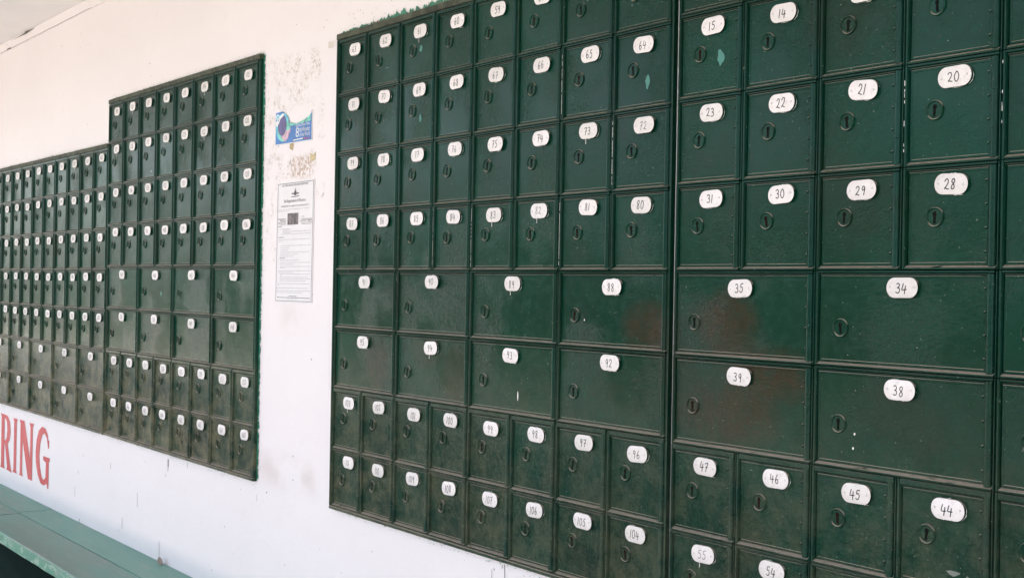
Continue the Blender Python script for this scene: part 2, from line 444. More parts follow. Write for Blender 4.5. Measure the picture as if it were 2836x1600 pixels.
# ------------------------------------------------------------------ post box parts (metres, local)
H0 = .126*S; WS = .131*S; WW = .262*S
YF = -.0092*S; YD = -.0045*S          # front of the rails, face of the doors
def frame_mesh(W, drips=None, thick=0.0):
    b = MB(); g = .0007*S
    b.box(0, W, -.0006*S, .0, 0, H0, 1)                                    # dark gap behind everything
    b.prism_z([(g,-.0006*S),(g,YF+.0010*S),(g+.0010*S,YF),(.0036*S,YF),(.0046*S,YF+.0016*S),(.0046*S,-.0006*S)], g, H0-g)      # left stile
    b.prism_z([(W-.0038*S,-.0006*S),(W-.0038*S,YF+.0026*S),(W-.0032*S,YF+.0016*S),(W-.0020*S,YF+.0014*S),(W-.0014*S,YF+.0024*S),(W-.0014*S,-.0006*S)], g, H0-g)   # right stile
    t = thick
    # bottom rail: lip, then a slope on which dust lies
    b.prism_x([(-.0006*S,g),(YF+.0006*S,g),(YF,g+.0008*S),(YF,.0030*S),(YF+.0012*S,.0036*S),(-.0034*S,.0062*S),(-.0006*S,.0062*S)], .0048*S, W-.0044*S)
    # top rail in two steps
    b.prism_x([(-.0006*S,H0-g),(YF+.0002*S,H0-g),(YF+.0002*S,H0-.0030*S-t),(YF+.0020*S,H0-.0034*S-t),(-.0006*S,H0-.0034*S-t)], .0048*S, W-.0044*S)
    b.prism_x([(-.0006*S,H0-.0042*S-t),(YF+.0030*S,H0-.0042*S-t),(YF+.0034*S,H0-.0056*S-t),(-.0006*S,H0-.0060*S-t)], .0048*S, W-.0150*S)
    if drips:
        rnd = random.Random(drips)
        za = H0*rnd.uniform(.05, .15); zb = H0*rnd.uniform(.75, .99)
        n = 30; L_ = []; R_ = []; on = drips > 0
        for i in range(n+1):
            z = za + (zb-za)*i/n; w = .0009*S*rnd.uniform(.25, 1.5)
            L_.append((.0000*S, z)); R_.append((.0000*S + w, z))
        for i in range(n):
            if drips > 0:
                if rnd.random() < .12: continue
            else:
                if rnd.random() < (.40 if on else .12): on = not on
                if not on or rnd.random() < .35: continue
            b.flat([L_[i], R_[i], R_[i+1], L_[i+1]], YF+.0009*S, 2)
    return b.build('frame', [M_frame, M_dark, M_drip])
def door_mesh(W, thick=0.0):
    """origin at the middle of the panel"""
    b = MB(); x0, x1, a, c = .0058*S, W-.0158*S, .0060*S, H0-.0064*S-thick
    cx, cz = (x0+x1)/2, (a+c)/2
    hx, hz = (x1-x0)/2, (c-a)/2
    def ring(i, y): return [(-hx+i, y, -hz+i), (hx-i, y, -hz+i), (hx-i, y, hz-i), (-hx+i, y, hz-i)]
    rs = [ring(0, .0040*S), ring(0, .0004*S), ring(.0007*S, -.0003*S), ring(.0028*S, -.0003*S), ring(.0035*S, .0003*S)]
    for p, q in zip(rs[:-1], rs[1:]):
        for i in range(4): b.poly([p[i], p[(i+1)%4], q[(i+1)%4], q[i]])
    b.poly(rs[-1])
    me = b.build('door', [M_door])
    return me, (cx, cz), (hx, hz)
def hinge_mesh():
    b = MB(); r = .0047*S; prof = []
    for i in range(11):
        a = math.pi*i/10; prof.append((-r*math.cos(a), -r*math.sin(a)*1.05))
    cuts = [.0044*S, H0*.30, H0*.66, H0-.0044*S]
    for za, zb in zip(cuts[:-1], cuts[1:]):
        b.prism_z(prof, za+.0002*S, zb-.0002*S, 0, True)
    b.box(-r*1.35, r*.3, -.0004*S, .0046*S, .0044*S, H0-.0044*S)          # leaf behind the barrel
    me = b.build('hinge', [M_hinge])
    return me
def lock_mesh():
    b = MB()
    b.lathe([(0, -.0009*S), (.0098*S, -.0009*S), (.0103*S, -.0019*S), (.0110*S, -.0024*S), (.0118*S, -.0021*S), (.0125*S, -.0005*S), (.0126*S, .0004*S)], 0, 0, 30)
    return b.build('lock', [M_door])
def keyhole_mesh(mat, k):
    b = MB(); pts = []
    rr = .0028*S
    for i in range(15):
        a = -.9 + (math.pi+1.8)*i/14
        pts.append((rr*math.cos(a), .0042*S + rr*math.sin(a)))
    pts += [(-.0017*S, -.0076*S), (.0017*S, -.0076*S)]
    b.flat(pts, 0)
    return b.build('keyhole', [mat])
def pill(w, h, n=10, c=.42):
    """rounded outline, ends a little flatter than half circles"""
    pts = []; r = h/2
    for sx in (1, -1):
        for i in range(n+1):
            a = -math.pi/2 + math.pi*i/n
            pts.append((sx*((w/2-r*.92) + .92*r*math.cos(a)), sx*r*math.sin(a)))
    return pts
def plate_mesh(seed):
    rnd = random.Random(seed); b = MB()
    o = pill(.0455*S, .0250*S); ins = pill(.0432*S, .0230*S)
    ph = [rnd.uniform(0, 6.28) for _ in range(4)]; nick = rnd.randrange(len(o)) if rnd.random() < .5 else -9
    def wob(i):
        a = 6.2832*i/len(o)
        return 1 + .012*math.sin(3*a+ph[0]) + .010*math.sin(7*a+ph[1]) + .010*math.sin(11*a+ph[2]) - (.07 if abs(i-nick) < 2 else 0)
    ins = [(p[0]*wob(i), p[1]*wob(i)) for i, p in enumerate(ins)]
    n = len(o); yb, y1, y2 = .0004*S, -.0042*S, -.0048*S
    for i in range(n):
        j = (i+1) % n
        b.poly([(o[i][0],yb,o[i][1]),(o[j][0],yb,o[j][1]),(o[j][0],y1,o[j][1]),(o[i][0],y1,o[i][1])], 1, True)
        b.poly([(o[i][0],y1,o[i][1]),(o[j][0],y1,o[j][1]),(ins[j][0],y2,ins[j][1]),(ins[i][0],y2,ins[i][1])], 0)
    b.flat(ins, y2, 0)
    # brushed-over white around the holder
    for k in range(rnd.choice((1,1,2,2,3))):
        side = rnd.choice(('b','b','b','r','r','t','l'))
        m_ = 9; ln = rnd.uniform(.006, .022)*S; up_, dn = [], []
        for i in range(m_):
            t = i/(m_-1) - .5
            w = (1-abs(2*t)**2.5)*rnd.uniform(.35, 1)*rnd.choice((.0010,.0014,.0026))*S*.6
            if side in 'bt':
                s_ = -1 if side == 'b' else 1
                xx = t*ln; base_ = s_*.0124*S; cxo = rnd.uniform(-.0001,.0001)
                up_.append((xx+cxo, base_)); dn.append((xx+cxo, base_ + s_*w))
            else:
                s_ = 1 if side == 'r' else -1
                a = t*1.7 - .35; r = .0126*S
                px, pz = s_*(.0112*S + r*math.cos(a)*.93), r*math.sin(a)
                up_.append((px, pz)); dn.append((px + s_*w*.8*math.cos(a), pz + w*.8*math.sin(a)))
        off = rnd.uniform(-.009, .009)*S if side in 'bt' else 0
        for i in range(m_-1):
            q = [(up_[i][0]+off, up_[i][1]), (up_[i+1][0]+off, up_[i+1][1]), (dn[i+1][0]+off, dn[i+1][1]), (dn[i][0]+off, dn[i][1])]
            ar = sum(q[e][0]*q[(e+1)%4][1]-q[(e+1)%4][0]*q[e][1] for e in range(4))
            b.flat(q if ar > 0 else q[::-1], -.0006*S, 2)
    if rnd.random() < .08:       # a run of paint
        xx = rnd.uniform(-.012, .014)*S; ln = rnd.uniform(.004, .011)*S
        b.ribbon([(xx, -.0122*S), (xx+.0003*S, -.0122*S-ln*.6), (xx, -.0122*S-ln)], .0012*S, -.00065*S, 2)
    return b.build('number_plate', [M_plate, M_frame, M_drip])
def screw_mesh():
    b = MB(); b.lathe([(0, -.0007*S), (.0011*S, -.0006*S), (.0016*S, 0.0)], 0, 0, 12)
    return b.build('screw', [M_screw])
def rivet_mesh():
    b = MB(); b.lathe([(0, -.0017*S), (.0009*S, -.0014*S), (.0016*S, -.0005*S), (.0018*S, .0002*S)], 0, 0, 10)
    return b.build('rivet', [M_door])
def blob(rnd, w, h, n=11):
    return [(w*math.cos(6.283*i/n)*rnd.uniform(.55,1.1), h*math.sin(6.283*i/n)*rnd.uniform(.6,1.1)) for i in range(n)]
def door_with_marks(me0, marks, seed):
    """a door that carries chips of older paint: (x, z, width, height, kind)"""
    rnd = random.Random(seed); b = MB()
    for p in me0.polygons: b.poly([me0.vertices[i].co for i in p.vertices], 0)
    for x, z, w, h, k in marks:
        pts = blob(rnd, w*S, h*S)
        b.flat([(x*S+p[0], z*S+p[1]) for p in pts], -.0001*S, k)
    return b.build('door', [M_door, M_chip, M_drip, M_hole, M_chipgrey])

THK = .0038*S
FR = {}; DR = {}
for wide in (0, 1):
    for t in (0, 1):
        FR[wide, t] = frame_mesh(WW if wide else WS, None, THK*t)
        DR[wide, t] = door_mesh(WW if wide else WS, THK*t)
ME_hinge = hinge_mesh(); ME_lock = lock_mesh(); ME_screw = screw_mesh(); ME_rivet = rivet_mesh()
ME_key = [keyhole_mesh(M_hole, 0), keyhole_mesh(M_keybrown, 1)]
ME_plate = [plate_mesh(i) for i in range(14)]

ROWN = ['top', 'second', 'third', 'fourth', 'fifth', 'sixth', 'seventh', 'bottom']
MARKS = {15:[(.022,-.008,.0075,.013,1)], 64:[(.014,-.022,.006,.012,1)], 61:[(.010,.000,.006,.009,1)], 69:[(.012,-.016,.005,.009,1)],
         93:[(.022,-.028,.0016,.010,2),(-.083,-.018,.0022,.0032,3)], 99:[(.012,-.010,.0012,.0022,3)], 117:[(.004,-.036,.004,.0026,3)], 119:[(.018,-.030,.0014,.005,3)],
         121:[(.0,-.040,.006,.002,4)], 122:[(-.044,.030,.002,.003,3)], 125:[(.022,-.040,.0014,.0045,2)], 146:[(.045,-.012,.006,.007,1)],
         163:[(.010,-.024,.005,.007,3)], 44:[(.018,-.036,.010,.004,4),(.036,-.040,.004,.004,4),(.048,-.050,.002,.0025,2)],
         38:[(-.062,-.018,.0016,.0022,2),(-.064,-.036,.0016,.0022,2)], 88:[(-.062,-.018,.0015,.002,2)], 176:[(.022,-.030,.003,.004,4)], 168:[(.0,-.034,.004,.005,1)],
         191:[(.004,.0,.003,.003,4)], 62:[(.012,-.022,.007,.001,4)], 143:[(.02,.02,.001,.002,4)], 54:[(.01,.0,.002,.001,4)], 156:[(-.038,.05,.004,.008,3)]}
DRIPS = {65:11, 72:12, 81:13, 83:14, 23:-15, 15:-16, 14:-17, 20:-18, 19:-19, 90:-21, 124:22, 132:-23, 128:-24, 84:25}
FADED = {72, 82, 55, 153, 157}
EXTRA = {15:'with a leaf-shaped teal chip under it', 64:'with a torn teal chip under it', 61:'with a pale teal chip near its keyhole',
         93:'with a short white dash on its door', 72:'whose handwriting has faded to grey', 38:'with two white specks on its wide door', 44:'with grey scuffs on its door',
         65:'with white paint along its left joint', 146:'with a small teal chip'}
def post_box(num, bank, rowtxt, u0, u1, zt, zb, wide, thick, riv, label=None, group=None):
    rnd = random.Random(num*13+5)
    W = (u1-u0)*S; H = (zt-zb)*S; W0 = WW if wide else WS
    sx, sz = W/W0, H/H0
    root = empty('post_box', P(u0, 0, zb))
    ex = EXTRA.get(num)
    tag(root, label or ('%s green post box with plate number %d%s' % ('double-width' if wide else 'small', num, (' ' + ex.replace('with ', 'and ', 1)) if ex else ', %s row of the %s cabinet' % (rowtxt, bank))), 'post box', group)
    fme = FR[wide, thick]
    if num in DRIPS: fme = frame_mesh(W0, DRIPS[num], THK*thick)
    inst('frame', fme, root, (0,0,0), (sx,1,sz))
    dme, (cx, cz), (hx, hz) = DR[wide, thick]
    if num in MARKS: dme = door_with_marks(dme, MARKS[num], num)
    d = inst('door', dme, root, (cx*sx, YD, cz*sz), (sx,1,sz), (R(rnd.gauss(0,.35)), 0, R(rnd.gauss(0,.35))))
    inst('hinge', ME_hinge, root, (W-.0104*S, YD-.0004*S, 0), (1,1,sz))
    dz = THK if thick else 0
    lx, lz = (.0405 if wide else .0420)*S, H-(.0735 if wide else .0605)*S-dz
    lk = inst('lock', ME_lock, root, (lx+rnd.gauss(0,.0011)*S, YD+.0002*S, lz+rnd.gauss(0,.0014)*S), None, (0, rnd.gauss(0,.03), 0))
    inst('keyhole', ME_key[1 if rnd.random() < .2 else 0], lk, (0, -.0012*S, 0), None, (0, rnd.gauss(0,.06), 0))
    px, pz = (W*.5 if wide else .0705*S)+rnd.gauss(0,.0012)*S, H-.0235*S-dz*1.1+rnd.gauss(0,.0011)*S
    pl = inst('number_plate', rnd.choice(ME_plate), root, (px, YD+.0001*S, pz), None, (0, rnd.gauss(0,.03), 0))
    inst('number', number_mesh(str(num), rnd, num in FADED), pl, (0, -.00495*S, 0))
    for s_ in (-1, 1):
        inst('screw', ME_screw, pl, (s_*.0172*S, -.0048*S, rnd.uniform(-.0012,.0012)*S))
    if riv:
        for k in range(4 if not riv == 2 else 3):
            t = (k+.55)/4.1
            inst('rivet', ME_rivet, d, ((hx-.0030*S), -.0003*S, (-hz + 2*hz*t)), (1/sx,1,1/sz))
    return root

# ------------------------------------------------------------------ fitted layout of the cabinets
zM = [.5341,.4045,.2802,.1562,.0323,-.0907,-.2177,-.3478,-.4733]
zR = [.5341,.4080,.2834,.1579,.0319,-.0926,-.2232,-.3517,-.4733]
zL = [.5496,.4219,.2925,.1706,.0459,-.0803,-.2060,-.3391,-.4627]
zF = [.4204,.2884,.1622,.0386,-.0869,-.2094,-.3358,-.4616]
cM = [.0097,.0033,.0032,.0004,-.0022,-.0018,-.0065,-.0071,.0008]
cR = [-.0026,-.0015,.0017,.0036,.0052,.0056,.0060]
def uM(i, z): return .13*i + cM[i] - (.0050 if i == 8 else 0)
def uR(i, z): return .0009 + .131*i + cR[i-8] + .002*z + (.0010 if i == 8 else 0)
def uL(i, z): return -1.4205 + .131*i - .0113*z - (.0025 if i == 8 else 0)
def uF(i, z): return -1.4262 + .1304*i + .0025*z
def bank(ufn, z, tilt, ref, rows, ncol, base, name, riv, group, top_trim, cols=None, thick_rows=(), labeler=None):
    for j, wide in enumerate(rows):
        step = 2 if wide else 1
        b = base[j]
        for i in range(0, ncol, step):
            if cols and not (cols(j, i)): continue
            zm = (z[j]+z[j+1])/2
            u0, u1 = ufn(i, zm), ufn(i+step, zm)
            tl_ = tilt*((u0+u1)/2-ref)
            zt = z[j]+tl_ - (top_trim if j == 0 else 0); zb_ = z[j+1]+tl_ + (.004 if j == len(rows)-1 else 0)
            num = b + (ncol-step-i)//step
            lab = labeler(j, i, num, wide) if labeler else None
            post_box(num, name, ROWN[j] if j < len(rows)-1 else 'bottom', u0, u1, zt, zb_, wide, 1 if j in thick_rows else 0, riv, lab, group)
rows8 = [0,0,0,0,1,1,0,0]
GRP = 'numbered post boxes set in the wall'
bank(lambda i, z: uM(i, z), zM, -.0022, .5, rows8, 8, [56,64,72,80,88,92,96,104], 'middle', 0, GRP, .010, thick_rows=(0, 6))
# nearest cabinet: only its left five columns are in view
bank(lambda i, z: uR(min(8+i, 14), z) if 8+i <= 14 else uR(14, z)+.131*(8+i-14), zR, .0012, 1.5, rows8, 8, [0,8,16,24,32,36,40,48], 'nearest', 1, GRP, .010, thick_rows=(0, 6))
bank(lambda i, z: uL(i, z), zL, -.0034, -1.0, rows8, 8, [112,120,128,136,144,148,152,160], 'left', 0, GRP, .010, thick_rows=(0, 6))
ORD = ['rightmost', 'second from right', 'third from right', 'fourth from right', 'fifth from right', 'sixth from right', 'seventh from right', 'leftmost']
def Flab(j, i, num, wide):
    k = (8-(2 if wide else 1)-i)//(2 if wide else 1)
    o = ORD[k] if not (wide and k == 3) else 'leftmost'
    return '%s green post box, %s, %s row of the lower far-left cabinet' % ('double-width' if wide else 'narrow', o, ROWN[j] if j < 6 else 'bottom')
rowsF = [0,0,0,0,0,1,1]
bank(lambda i, z: uF(i-8, z), zF, -.0011, -2.0, rowsF, 8, [168,176,184,192,200,208,212], 'far left', 0, GRP, .010, thick_rows=(0,), labeler=Flab)
def Glab(j, i, num, wide):
    k = (8-(2 if wide else 1)-i)//(2 if wide else 1)
    o = ORD[k] if not (wide and k == 3) else 'leftmost'
    return '%s green post box, %s, %s row of the leftmost cabinet' % ('double-width' if wide else 'narrow', o, ROWN[j] if j < 6 else 'bottom')
bank(lambda i, z: uF(i-16, z), zF, -.0011, -2.0, rowsF, 8, [216,224,232,240,248,256,260], 'leftmost', 0, GRP, .010, thick_rows=(0,), labeler=Glab)

# ------------------------------------------------------------------ cabinet casings and the paint slopped round them
def cabinet(label, u0, u1, zt, zb, tilt, ref, sides, trim=.010, side=.010, spill=('t',), seed=1, left_extra=0.0, skip_left_above=None):
    rnd = random.Random(seed)
    root = empty('post_box_cabinet', P((u0+u1)/2, 0, zb)); tag(root, label, 'cabinet', 'green cabinets built into the wall')
    def T(u): return tilt*(u-ref)
    b = MB()
    def bar(p0, p1, p2, p3, y=-.0092, mi=0):       # quad in (u,z), clockwise from lower left, extruded to the wall with a chamfer
        q = [P(p[0], y, p[1]) for p in (p0, p1, p2, p3)]
        cu = sum((v.x for v in q))/4; cz = sum((v.z for v in q))/4
        k = [Vector((v.x, -.0004, v.z)) for v in q]
        c = .0012
        fr = [Vector((v.x + (c if v.x < cu else -c), v.y, v.z + (c if v.z < cz else -c))) for v in q]
        ed = [Vector((v.x, v.y + c, v.z)) for v in q]
        b.poly(fr, mi)
        for i in range(4):
            j = (i+1) % 4; b.poly([ed[i], ed[j], fr[j], fr[i]], mi); b.poly([k[i], k[j], ed[j], ed[i]], mi)
    b.box(u0*S+.001, u1*S-.001, -.0005, -.0001, EYE+(zb+min(T(u0),T(u1)))*S, EYE+(zt-.004+min(T(u0),T(u1)))*S)
    e = .0004
    bar((u0, zt-trim+T(u0)+e), (u1, zt-trim+T(u1)+e), (u1, zt+T(u1)+.003), (u0, zt+T(u0)+.003), -.0118, 1)
    bar((u0, zb+T(u0)-.003), (u1, zb+T(u1)-.003), (u1, zb+T(u1)+.0040-e), (u0, zb+T(u0)+.0040-e), -.0112)
    if 'r' in sides: bar((u1-side, zb+T(u1)+.0042), (u1, zb+T(u1)+.0042), (u1, zt-trim+T(u1)), (u1-side, zt-trim+T(u1)), -.0105)
    if 'l' in sides: bar((u0, zb+T(u0)+.0042), (u0+side, zb+T(u0)+.0042), (u0+side, zt-trim+T(u0)), (u0, zt-trim+T(u0)), -.0110)
    part('casing', b, [M_frame, M_rim], root)
    # ragged green paint and cement on the wall round the casing
    sp = MB()
    def ragged(a, c, n, w0, w1, nrm, mi, yy, gate=0.0, fade=None):
        """teeth along the line a->c reaching out along nrm"""
        pa = None
        for i in range(n+1):
            t = i/n; u = a[0]+(c[0]-a[0])*t; z = a[1]+(c[1]-a[1])*t
            big = noise.noise(Vector((u*9+seed*7, z*9, mi*3.1)))*.5+.5
            med = noise.noise(Vector((u*60+seed*3, z*60, mi*5.1)))*.5+.5
            w = w0 + (w1-w0)*(max(0, big-.25)*1.1+(med-.4)*.8)*(fade(t) if fade else 1)
            w = max(.0003, w*rnd.uniform(.62, 1.2))
            if rnd.random() < gate: w *= .15
            cur = (u, z, w)
            if pa:
                sp.poly([P(pa[0]-nrm[0]*.004, yy, pa[1]-nrm[1]*.004), P(u-nrm[0]*.004, yy, z-nrm[1]*.004), P(u+nrm[0]*w, yy, z+nrm[1]*w), P(pa[0]+nrm[0]*pa[2], yy, pa[1]+nrm[1]*pa[2])], mi)
            pa = cur
        # loose flecks
        for i in range(n//5):
            t = rnd.random(); w = w1*rnd.uniform(.6, 1.8); u = a[0]+(c[0]-a[0])*t+nrm[0]*w; z = a[1]+(c[1]-a[1])*t+nrm[1]*w
            s_ = rnd.uniform(.0004, .0013)
            sp.poly([P(u-s_, yy, z-s_*.6), P(u+s_, yy, z-s_), P(u+s_*.5, yy, z+s_), P(u-s_*.7, yy, z+s_*.8)], mi)
    for kind in spill:
        if kind == 't':
            ragged((u0, zt+T(u0)+.002), (u1, zt+T(u1)+.002), int((u1-u0)*260), .002, .008, (0,1), 1, -.0016, .25)
            ragged((u0, zt+T(u0)+.002), (u1, zt+T(u1)+.002), int((u1-u0)*330), .001, .005, (0,1), 0, -.0024, .35)
        if kind == 'T':      # heavy fresh green over the middle cabinet
            ragged((u0, zt+T(u0)+.002), (u1, zt+T(u1)+.002), int((u1-u0)*300), .004, .024, (0,1), 0, -.0016, .05, fade=lambda t: .25+min(1, t*4.2)*.95)
            ragged((u0, zt+T(u0)+.002), (u1, zt+T(u1)+.002), int((u1-u0)*260), .002, .010, (0,1), 1, -.0024, .25)
        if kind == 'r':
            ragged((u1-.001, zb+T(u1)), (u1-.001, zt+T(u1)), 330, .009, .013, (1,0), 0, -.0016, .10)
        if kind == 'l':
            ragged((u0+.001, zb+T(u0)), (u0+.001, zt+T(u0)), 300, .001, .006, (-1,0), 0, -.0016, .55)
        if kind == 'b':
            ragged((u0, zb+T(u0)-.002), (u1, zb+T(u1)-.002), int((u1-u0)*260), .0006, .006, (0,-1), 0, -.0016, .45)
            ragged((u0, zb+T(u0)-.002), (u1, zb+T(u1)-.002), int((u1-u0)*110), .0004, .009, (0,-1), 1, -.0024, .72)
    if sp.v: part('paint_overspill', sp, [M_spill, M_grime], root)
    return root
cabinet('tall green cabinet casing around the post boxes numbered 56 to 111', .0060, 1.0345, zM[0], zM[8], -.0022, .5, 'l', side=.0048, spill=('T','l','b'), seed=4)
cabinet('green cabinet casing nearest the camera around post boxes below number 56', 1.0395, 2.095, zR[0], zR[8], .0012, 1.5, '', seed=5)
b_ = cabinet('green cabinet casing left of the notices around post boxes 112 to 167', uL(0, 0)-.002, -.3700, zL[0], zL[8], -.0034, -1.0, 'r', side=.0045, spill=('t','r','b'), seed=6)
cabinet('lower green cabinet casing at far left beside the taller one', uF(-8, 0)+.0005, uF(0, 0)-.0045, zF[0], zF[7], -.0011, -2.0, '', spill=('t','b'), seed=8)
cabinet('leftmost green cabinet casing cut off by the picture edge', uF(-16, 0)+.0005, uF(-8, 0)-.0005, zF[0], zF[7], -.0011, -2.0, '', spill=('t','b'), seed=9)
# the upright joint strip between the two near cabinets
b = MB(); b.box(1.0358*S, 1.0386*S, -.0090*S, -.0004, EYE+zM[8]*S, EYE+zM[0]*S)
jp = inst('joint_strip', b.build('joint_strip', [M_frame]))
tag(jp, 'thin dark green upright strip between the two nearest cabinets', 'joint strip')

# ------------------------------------------------------------------ notices on the pier
poster = empty('torn_poster', P(-.208, 0, .325)); tag(poster, 'torn blue travel poster reading 8th Wonder of the World', 'poster')
mats = [plain('poster_blue', (.030,.155,.46), .35, .25, 18), plain('poster_teal', (.17,.55,.45), .4, .2, 60), plain('poster_purple', (.085,.055,.22), .35, .3, 50),
        plain('poster_white', (.80,.80,.82), .4, .05), plain('poster_pink', (.55,.36,.45), .4, .35, 120), plain('poster_cyan', (.12,.50,.62), .4, .4, 60), plain('poster_red', (.55,.10,.20), .4), plain('poster_dark', (.02,.03,.10), .4)]
# local (a,b): a 0..1 across, b 0..1 up over the .176 x .0735 rectangle
x0p, wp, zp, hp = -.2970, .1780, .3275, .0735
def Q(a, c): return ((x0p+a*wp)*S, EYE+(zp+(c-.03*a)*hp)*S)
b = MB()
outline = [(0,0),(1,0),(1,.90),(.985,.80),(.95,.73),(.86,.66),(.72,.60),(.60,.56),(.45,.62),(.36,.60),(.31,.70),(.28,.78),(.25,.97),(.19,1.02),(0,1)]
lo = [Q(*p) for p in outline]
b.fill([lo], -.0032, 0)
rim = [Q(a*1.02-.012, c*1.03-.018) for a, c in outline]
b.fill([rim], -.0026, 3)
for i in range(len(rim)):
    p, q = rim[i], rim[(i+1) % len(rim)]
    b.poly([(p[0],-.0026,p[1]),(q[0],-.0026,q[1]),(q[0],-.0005,q[1]),(p[0],-.0005,p[1])], 3)
part('sheet', b, mats, poster)
b = MB()
def el(cx, cz, rx, rz, y, mi, n=26, a0=0, rot=0):
    pts = []
    for i in range(n):
        a = 6.2832*i/n; xx, zz = rx*math.cos(a), rz*math.sin(a)
        pts.append(Q(cx+xx*math.cos(rot)-zz*math.sin(rot)*.5, cz+xx*math.sin(rot)*1.6+zz*math.cos(rot)))
    b.fill([pts], y, mi)
el(.20,.52,.19,.44,-.0036, 5)
el(.23,.42,.16,.36,-.00366,1)
el(.06,.86,.05,.09,-.0037,3); el(.06,.86,.032,.055,-.0038,5)
el(.05,.66,.04,.10,-.0037,3)
b.fill([[Q(*p) for p in [(.17,.22),(.24,.08),(.30,.06),(.38,.18),(.44,.42),(.42,.52),(.34,.44),(.22,.34)]]], -.0038, 4)
el(.195,.58,.125,.33,-.0040,2)
b.fill([[Q(*p) for p in [(.13,.88),(.22,.96),(.25,.90),(.14,.78),(.09,.62),(.07,.64)]]], -.0041, 3)
b.fill([[Q(*p) for p in [(.33,.595),(.40,.63),(.39,.55),(.43,.43),(.31,.385),(.345,.50)]]], -.0042, 1)
b.fill([[Q(*p) for p in [(.40,.62),(.60,.565),(.72,.605),(.86,.665),(.95,.735),(.985,.80),(.985,.575),(.70,.54),(.42,.50)]]], -.0043, 1)
b.fill([[Q(*p) for p in [(.80,.54),(.88,.70),(.89,.69),(.82,.53)]]], -.0045, 7)
part('picture', b, mats, poster)
b = MB()
def ptext(s, a, c, w, h, mi):
    p = Q(a, c); add_text(b, s, p[0], p[1], w*wp*S, h*hp*S, -.0048, mi)
ptext('Great Blue Hole', .59, .45, .385, .10, 3)
ptext('8', .59, .13, .085, .30, 3); ptext('th', .685, .27, .07, .15, 3); ptext('Wonder', .765, .28, .21, .14, 3)
ptext('of the World', .685, .13, .29, .125, 3)
b.fill([[Q(.52,.035),Q(.79,.050),Q(.79,.085),Q(.52,.070)]], -.0048, 3)
ptext('Belize', .82, .03, .16, .075, 6)
part('printed_words', b, mats, poster)

notice = empty('paper_notice', P(-.191, 0, -.036)); tag(notice, 'white printed voter registration notice taped below the torn blue poster', 'notice')
mats = [plain('notice_paper', (.80,.765,.785), .6, .02, 20), plain('notice_ink', (.11,.10,.12), .6), plain('notice_grey', (.46,.44,.47), .6, .2, 200), plain('notice_photo', (.15,.12,.13), .5, .6, 90)]
nx0, nw, nz, nh = -.2800, .1755, -.0365, .2705
def N(a, c): return ((nx0+a*nw+.003*c-.003)*S, EYE+(nz+c*nh)*S)
def nrect(a0, a1, c0, c1, y, mi): b.fill([[N(a0,c0),N(a1,c0),N(a1,c1),N(a0,c1)]], y, mi)
b = MB(); nrect(-.015, 1.015, -.010, 1.010, -.0022, 0)
for e0, e1 in (((-.015,-.010),(1.015,-.010)), ((1.015,-.010),(1.015,1.010)), ((1.015,1.010),(-.015,1.010)), ((-.015,1.010),(-.015,-.010))):
    p, q = N(*e0), N(*e1); b.poly([(p[0],-.0022,p[1]),(q[0],-.0022,q[1]),(q[0],-.0004,q[1]),(p[0],-.0004,p[1])], 0)
part('paper', b, mats, notice)
b = MB(); y = -.0027
for a0, a1, c0, c1 in ((0,1,0,.004),(0,1,.996,1),(0,.008,.004,.996),(.992,1,.004,.996)): nrect(a0, a1, c0, c1, y, 1)
def ntext(s, a, c, w, h, mi=1):
    p = N(a, c); add_text(b, s, p[0], p[1], w*nw*S, h*nh*S, y, mi)
ntext('ELECTIONS AND BOUNDARIES DEPARTMENT', .12, .973, .74, .016)
ntext('Re-Registration of Electors', .19, .828, .60, .034)
ntext('RE-REGISTER "Your Right To Vote Depends On It"', .11, .794, .76, .019)
ntext('Register', .03, .684, .22, .024); ntext('to VOTE', .03, .656, .21, .022)
for a0, a1, c0, c1 in ((.085,.255,.650,.6525),(.085,.255,.681,.6835),(.085,.089,.6525,.681),(.251,.255,.6525,.681)): nrect(a0, a1, c0, c1, y, 1)
ntext('your right', .70, .664, .26, .022)
for a0, a1, c0, c1 in ((.69,.97,.687,.690),(.69,.97,.656,.659),(.69,.694,.659,.687),(.966,.97,.659,.687),(.69,.76,.708,.711),(.756,.76,.690,.708),(.64,.68,.668,.671),(.69,.96,.645,.648)): nrect(a0, a1, c0, c1, y, 1)
part('printed_words', b, mats, notice)
b = MB()   # emblem: stem, two spread wings, base ribbon
b.fill([[N(.47,.895),N(.50,.888),N(.53,.895),N(.54,.915),N(.515,.930),N(.51,.945),N(.50,.957),N(.495,.945),N(.485,.930),N(.46,.915)]], y, 1)
for s_ in (-1, 1): b.fill([[N(.5+s_*.04,.897),N(.5+s_*.10,.905),N(.5+s_*.125,.922),N(.5+s_*.11,.910),N(.5+s_*.07,.914),N(.5+s_*.04,.908)][::s_]], y, 1)
b.fill([[N(.37,.881),N(.50,.877),N(.63,.883),N(.60,.887),N(.5,.884),N(.40,.886)]], y, 1)
part('emblem', b, mats, notice)
b = MB(); nrect(.295, .60, .646, .743, y, 3); part('photograph', b, mats, notice)
b = MB(); rnd = random.Random(2)
